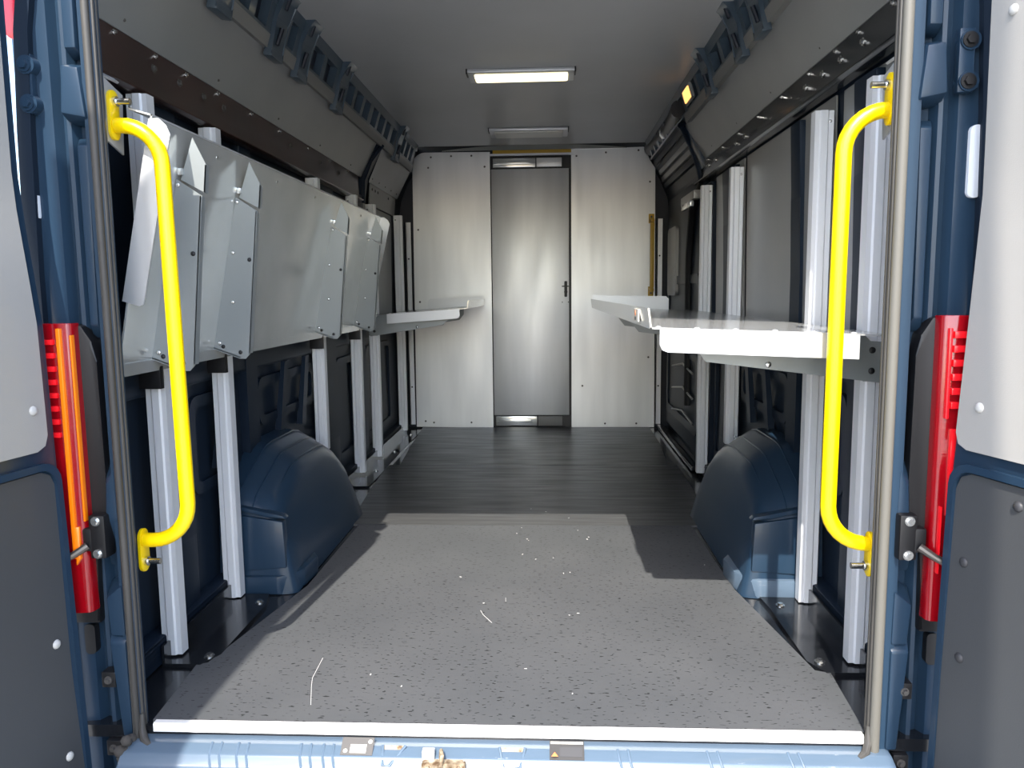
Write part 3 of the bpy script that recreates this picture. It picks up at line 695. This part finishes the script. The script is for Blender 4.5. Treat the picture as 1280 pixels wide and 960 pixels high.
# ------------------------------------------------------------------ tail lamps
def tail_lamp(s):
    t = thing('tail_lamp', (s*.90, .0, .27), side(s, 'tall red tail lamp with amber strip on the left pillar', 'tall red tail lamp with bright red cells on the right pillar'), 'tail lamp', 'tail lamps')
    MB().prism([(s*.853, .44), (s*.848, .50), (s*.85, .82), (s*.858, .865), (s*.88, .90), (s*.975, .905), (s*.975, .24), (s*.885, .24), (s*.882, .44)], 1, -.004, .04, .006).build('housing', black, t)
    q = MB().hexa([(s*.882, -.03, .27), (s*.882, -.034, .60), (s*.882, -.03, .905), (s*.884, .01, .905)] + [(s*.985, -.02, .27), (s*.985, -.024, .60), (s*.985, -.02, .91), (s*.985, .01, .91)]) if False else MB()
    q.prism([(s*.884, .0), (s*.886, -.022), (s*.892, -.030), (s*.925, -.034), (s*.96, -.030), (s*.985, -.012), (s*.985, .0)], 2, .275, .905, .003)
    ln = q.build('lens', red, t)
    if s < 0:
        MB().box(-.912, -.902, -.040, -.030, .40, .895, .003).build('amber_strip', amber, ln)
        MB().hexa([(-.906, -.040, .385), (-.896, -.040, .40), (-.896, -.036, .47), (-.903, -.040, .47), (-.906, -.03, .385), (-.896, -.03, .40), (-.896, -.03, .47), (-.903, -.03, .47)], .002).build('amber_strip', amber, ln)
        for k in range(8): MB().box(-.945, -.918, -.040, -.030, .86-.028*k, .872-.028*k, .003).build('lamp_cell', red_hot, ln)
        MB().box(-.889, -.885, -.030, -.018, .48, .88, .001).build('edge_strip', amber, ln)
    else:
        for k in range(6): MB().box(.905, .935, -.042, -.031, .86-.028*k, .874-.028*k, .002).build('lamp_cell', red_hot, ln)
        MB().box(.896, .903, -.040, -.029, .70, .88, .002).build('lamp_cell', red_hot, ln)
        MB().box(.908, .922, -.043, -.031, .50, .68, .004).build('light_bar', red_hot, ln)
        MB().box(.897, .901, -.039, -.028, .38, .52, .001).build('light_bar', red_hot, ln)
tail_lamp(L); tail_lamp(R_)

# ------------------------------------------------------------------ door check arms
def check_arm(s):
    x = s*side(s, .862, .842); z = side(s, .445, .452)
    t = thing('door_check', (x, -.02, z-.05), side(s, 'black door check box with steel rod on the left pillar', 'black door check box with steel rod on the right pillar'), 'door check', 'door checks')
    q = MB().box(x-.018, x+.018, -.03, .01, z-.048, z+.048, .006).box(x+s*.01, x+s*.036, -.03, -.002, z-.032, z+.02, .005)
    e = q.build('check_box', black, t)
    for dz in (.036, -.036): bolt(e, (x+.0, -.03, z+dz), (0, -1, 0), .007)
    MB().tube([(x+s*.022, -.03, z-.018), (x+s*.045, -.045, z-.034), (x+s*.078, -.056, z-.052)], [.009, .0075, .0075], 10).build('rod', rod_m, t)
check_arm(L); check_arm(R_)

# ------------------------------------------------------------------ rear doors, swung open
def rear_door(s):
    hx, hy = s*.92, -.048
    ang = side(s, math.radians(-8), math.radians(15))
    tab = side(s, [(-.45, .895), (-.074, .902), (.167, .916), (.576, .921), (.913, .927), (1.171, .956), (1.54, .955), (1.9, .95)],
               [(-.45, .885), (-.037, .889), (.192, .893), (.578, .904), (.896, .925), (1.139, .940), (1.487, .934), (1.9, .93)])
    def sh(z):           # the door follows the curved body side
        for (z0, x0), (z1, x1) in zip(tab, tab[1:]):
            if z0 <= z <= z1: return x0+(x1-x0)*(z-z0)/(z1-z0)-.92
        return 0
    t = thing('rear_door', (hx, hy, -.2), side(s, 'left rear door swung open, pale grey board above charcoal board', 'right rear door swung open, pale board above charcoal board with dark pins'), 'door', 'rear doors')
    # built in a local frame: u away from the hinge (-Y), x = into the van's axis side
    ca, sa = math.cos(ang), math.sin(ang)
    def W(u, v, z):      # u along door, v towards its inner face
        # unrotated: u -> -Y, v -> -s X ; rotate by ang about hinge so the free end swings outwards
        dx, dy = -s*v, -u
        return (hx + dx*ca - dy*sa, hy + dx*sa + dy*ca, z)
    def slab(u0, u1, v0, v1, z0, z1, bev=.004, topx=0):
        q = MB()
        q.hexa([W(u0, v0-sh(z0), z0), W(u1, v0-sh(z0), z0), W(u1, v1-sh(z0), z0), W(u0, v1-sh(z0), z0), W(u0, v0-sh(z1), z1), W(u1, v0-sh(z1), z1), W(u1, v1-sh(z1), z1), W(u0, v1-sh(z1), z1)], bev)
        return q
    q = MB()
    zz = [-.42, -.3, -.15, 0, .2, .4, .6, .75, .9, 1.0, 1.1, 1.2, 1.35, 1.5, 1.65, 1.8]
    rings = [[q.bm.verts.new(W(u, v-sh(z), z)) for u, v in ((0, -.05), (0, -.007), (.004, -.002), (.012, 0), (.76, 0), (.76, -.05))] for z in zz]
    for A, B in zip(rings, rings[1:]):
        for i in range(6): q.bm.faces.new([A[i], A[(i+1) % 6], B[(i+1) % 6], B[i]])
    q.bm.faces.new(rings[0]); q.bm.faces.new(rings[-1][::-1])
    fr = q.build('door_frame', paint, t)
    def ring(u0, u1, z0, z1, w, r, v0, v1, nm, m):
        q = MB(); o_ = rrect(u0, u1, z0, z1, r); i_ = rrect(u0+w, u1-w, z0+w, z1-w, max(.005, r-w*.5))
        for k in range(len(o_)):
            j = (k+1) % len(o_)
            f = lambda p, v: W(p[0], v-sh(p[1]), p[1])
            q.hexa([f(o_[k], v1), f(o_[j], v1), f(i_[j], v1), f(i_[k], v1), f(o_[k], v0), f(o_[j], v0), f(i_[j], v0), f(i_[k], v0)])
        return q.build(nm, m, t)
    ring(side(s, .006, .008), .75, -.40, .622, .014, .045, -.002, .010, 'lower_rim', paint)
    def panel(u0, u1, z0, z1, r, v0, v1, nm, m):
        q = MB(); zs_ = [z0, z0+r*.3, z0+r]; nz = 14
        zs_ += [z0+r+(z1-z0-2*r)*i/nz for i in range(1, nz+1)] + [z1-r*.3, z1]
        def ins(z): d = max(0, r-(z-z0), r-(z1-z)); return r-math.sqrt(max(0, r*r-d*d))
        o_ = [(u0+ins(z), z) for z in zs_] + [(u1-ins(z), z) for z in zs_[::-1]]
        A = [q.bm.verts.new(W(u, v1-sh(z), z)) for u, z in o_]; B = [q.bm.verts.new(W(u, v0-sh(z), z)) for u, z in o_]
        k = len(o_); nn = len(zs_)
        for i in range(nn-1):
            q.bm.faces.new([A[i], A[i+1], A[k-2-i], A[k-1-i]]); q.bm.faces.new([B[i+1], B[i], B[k-1-i], B[k-2-i]])
        for i in range(k): q.bm.faces.new([A[i], B[i], B[(i+1) % k], A[(i+1) % k]])
        return q.build(nm, m, t)
    up = panel(side(s, .030, .011), .73, .648, 1.77, .03, -.002, .008, 'upper_board', door_grey)
    lo = panel(side(s, .019, .022), .73, -.38, .604, .035, -.002, .003, 'lower_board', door_dark)
    def pin(u, z, parent, m, v):
        a = Vector(W(u, v-sh(z), z)); d = Vector(W(u, v+1, z))-Vector(W(u, v, z))
        q = MB(); q.dome(a, d, .010, .006, 12); q.build('push_pin', m, parent)
    for u, z in ((.061, .733), (.061, 1.45), (.4, .735), (.4, 1.3)): pin(u, z, up, pin_pale, .008)
    for u, z in side(s, ((.054, .238), (.056, -.01), (.4, .5), (.4, 0)), ((.056, .43), (.064, .24), (.165, .57), (.05, -.05), (.4, .3))): pin(u, z, lo, side(s, pin_pale, pin_dark), .003)
rear_door(L); rear_door(R_)

# ------------------------------------------------------------------ threshold strip and rear sill
th = thing('threshold_strip', (0, .01, -.015), 'pale metal threshold strip across the edge of the floor', 'threshold')
MB().prism([(-.004, -.013), (-.004, .004), (-.001, .0068), (.012, .0068), (.012, .005), (.002, .002), (.002, -.013)], 0, -.782, .782).build('angle', white_strip, th)
for x in (-.6, -.2, .2, .6): MB().dome((x, .006, .0066), (0, 0, 1), .003, .0015, 8).build('rivet', alu_post, th)
rs = thing('rear_sill', (0, -.08, -.3), 'blue painted rear sill below the threshold with latch and labels', 'sill')
q = MB().prism([(.01, -.02), (-.03, -.022), (-.055, -.032), (-.068, -.052), (-.078, -.058), (-.10, -.06), (-.118, -.068), (-.13, -.09), (-.13, -.35), (.01, -.35)], 0, -.83, .83, .003)
q.build('sill_body', paint_worn, rs)
MB().box(-.9, .9, -.26, -.12, -.42, -.10, .015, 3).build('bumper_step', black, rs)
for x in (-.62, -.56, -.42, -.37, .27, .46, .63):
    q = MB()
    for dx in (-.012, .010):
        q.tube([(x+dx-.004, -.028, -.021), (x+dx, -.055, -.034), (x+dx+.006, -.068, -.053), (x+dx+.008, -.078, -.058)], .0032, 8)
    q.build('pressed_rib', paint_worn, rs)
MB().tube([(-.78, -.0785, -.0575), (-.40, -.0785, -.0575)], .003, 8).tube([(-.29, -.0785, -.0575), (-.24, -.0785, -.0575), (-.21, -.09, -.062), (-.05, -.09, -.062), (-.02, -.0785, -.0575), (.77, -.0785, -.0575)], .003, 8).build('pressed_edge', paint_worn, rs)
def sill_pt(x, k): # k 0 top .. 1 lower edge of the sloping face
    return (x, -.03-.036*k, -.022-.026*k+.0)
def sill_plate(x0, x1, k0, k1, lift, th, m, name, parent):
    a, b2 = sill_pt(0, k0), sill_pt(0, k1)
    return MB().hexa([(x0, a[1], a[2]+lift), (x1, a[1], a[2]+lift), (x1, b2[1], b2[2]+lift), (x0, b2[1], b2[2]+lift), (x0, a[1], a[2]+lift+th), (x1, a[1], a[2]+lift+th), (x1, b2[1], b2[2]+lift+th), (x0, b2[1], b2[2]+lift+th)]).build(name, m, parent)
lb = sill_plate(-.345, -.275, -.25, .6, .005, .003, label_grey, 'label_plate', rs)
for x, k in ((-.335, .4), (-.283, -.05)): MB().dome((x, sill_pt(x, k)[1], sill_pt(x, k)[2]+.008), (0, -.5, 1), .005, .002, 8).build('rivet', pale_print, lb)
sill_plate(-.325, -.29, .1, .5, .008, .0006, pale_print, 'print_block', lb)
lb = sill_plate(.108, .182, -.25, .65, .005, .003, label_dark, 'label_plate', rs)
a = sill_pt(0, .5)
MB().prism([(.112, a[2]+.012), (.126, a[2]+.012), (.119, a[2]+.022)], 1, a[1]-.006, a[1]-.004).build('warning_triangle', orange, lb)
sill_plate(.13, .178, .05, .5, .008, .0006, pin_dark, 'print_block', lb)
sill_plate(.11, .18, -.2, -.1, .008, .0006, pale_print, 'print_block', lb)
# scooped recess and striker
for x0, x1, x2, x3 in ((-.255, -.205, -.235, -.25), (.0, .055, .045, .01)):
    q = MB().hexa([(x0, -.030, -.0215), (x1, -.030, -.0215), (x2, -.064, -.047), (x3, -.064, -.047), (x0, -.030, -.0195), (x1, -.030, -.0195), (x2, -.064, -.045), (x3, -.064, -.045)])
    q.build('scoop', rust, rs)
    MB().tube([(x0, -.031, -.019), (x3, -.064, -.0445), (x2, -.064, -.0445), (x1, -.031, -.019)], .0035, 8).build('scoop_rim', paint_worn, rs)
sb = thing('latch_striker', (-.125, -.06, -.045), 'rusty door latch striker hook in the middle of the rear sill', 'striker')
MB().box(-.165, -.138, -.062, -.046, -.040, -.012, .002).build('tab', alu_white, sb)
MB().tube([(-.125, -.056, -.036), (-.123, -.06, -.01), (-.119, -.075, -.012), (-.122, -.080, -.034)], .0045, 8).build('hook', rust, sb)
q = MB().prism(rrect(-.165, -.07, -.048, -.030, .008), 1, -.076, -.060, .002); q.build('base', rust, sb)
for x in (-.15, -.085): bolt(sb, (x, -.076, -.039), (0, -1, .2), .006, rust)

# ------------------------------------------------------------------ two added blockers, out of view, shaped to shade the rear pillars
q = MB().prism([(-1.123, -0.6), (-0.868, -0.6), (-0.886, 1.64), (-0.932, 2.11), (-0.952, 2.39), (-0.938, 2.74), (-0.923, 2.95), (-0.92, 3.06), (-0.988, 2.96), (-1.118, 2.92)], 1, -1.64, -1.56, .004)  # added board, outline cut to the shadow edge wanted on the left side
tag(q.build('shade_blocker', blocker_mat), kind='structure')
q = MB().cyl((.698, -1.60, -.6), (.698, -1.60, 3.6), .060, .062, 20)
tag(q.build('shade_blocker', blocker_mat), kind='structure')

# ------------------------------------------------------------------ light
w = bpy.data.worlds.new('World'); SC.world = w; w.use_nodes = True
nt = w.node_tree; bg = nt.nodes['Background']
sky = nt.nodes.new('ShaderNodeTexSky'); sky.sky_type = 'NISHITA'; sky.sun_disc = False
sundir = Vector((-.115, -.95, 1.0)).normalized()      # towards the sun
sky.sun_elevation = math.asin(sundir.z)
sky.sun_rotation = math.atan2(sundir.x, sundir.y)
sky.air_density = 1.0; sky.dust_density = 1.5; sky.ozone_density = 1.0
nt.links.new(sky.outputs['Color'], bg.inputs['Color']); bg.inputs['Strength'].default_value = .36
sl = bpy.data.lights.new('sun', 'SUN'); sl.energy = 5.0; sl.angle = math.radians(.53); sl.color = (1, .95, .87)
so = bpy.data.objects.new('sun', sl); COL.objects.link(so); so.rotation_euler = (-sundir).to_track_quat('-Z', 'Y').to_euler(); so.location = (-2, -12, 12)

# ------------------------------------------------------------------ camera
yaw, pitch, roll = .05, .1182, -.0109
cd = bpy.data.cameras.new('camera'); cam = bpy.data.objects.new('camera', cd); COL.objects.link(cam)
fwd = Vector((-math.sin(yaw)*math.cos(pitch), math.cos(yaw)*math.cos(pitch), -math.sin(pitch)))
r0 = Vector((math.cos(yaw), math.sin(yaw), 0)); u0 = r0.cross(fwd)
r1 = math.cos(roll)*r0 + math.sin(roll)*u0; u1 = -math.sin(roll)*r0 + math.cos(roll)*u0
M = Matrix((r1, u1, -fwd)).transposed().to_4x4(); M.translation = (.1132, -1.5873, .9583)
cam.matrix_world = M
cd.sensor_fit = 'HORIZONTAL'; cd.sensor_width = 36; cd.lens = 961/1280*36; cd.clip_start = .02
SC.camera = cam
SC.view_settings.view_transform = 'Standard'; SC.view_settings.look = 'None'
SC.view_settings.exposure = 0.92; SC.view_settings.gamma = 1; SC.view_settings.use_curve_mapping = False
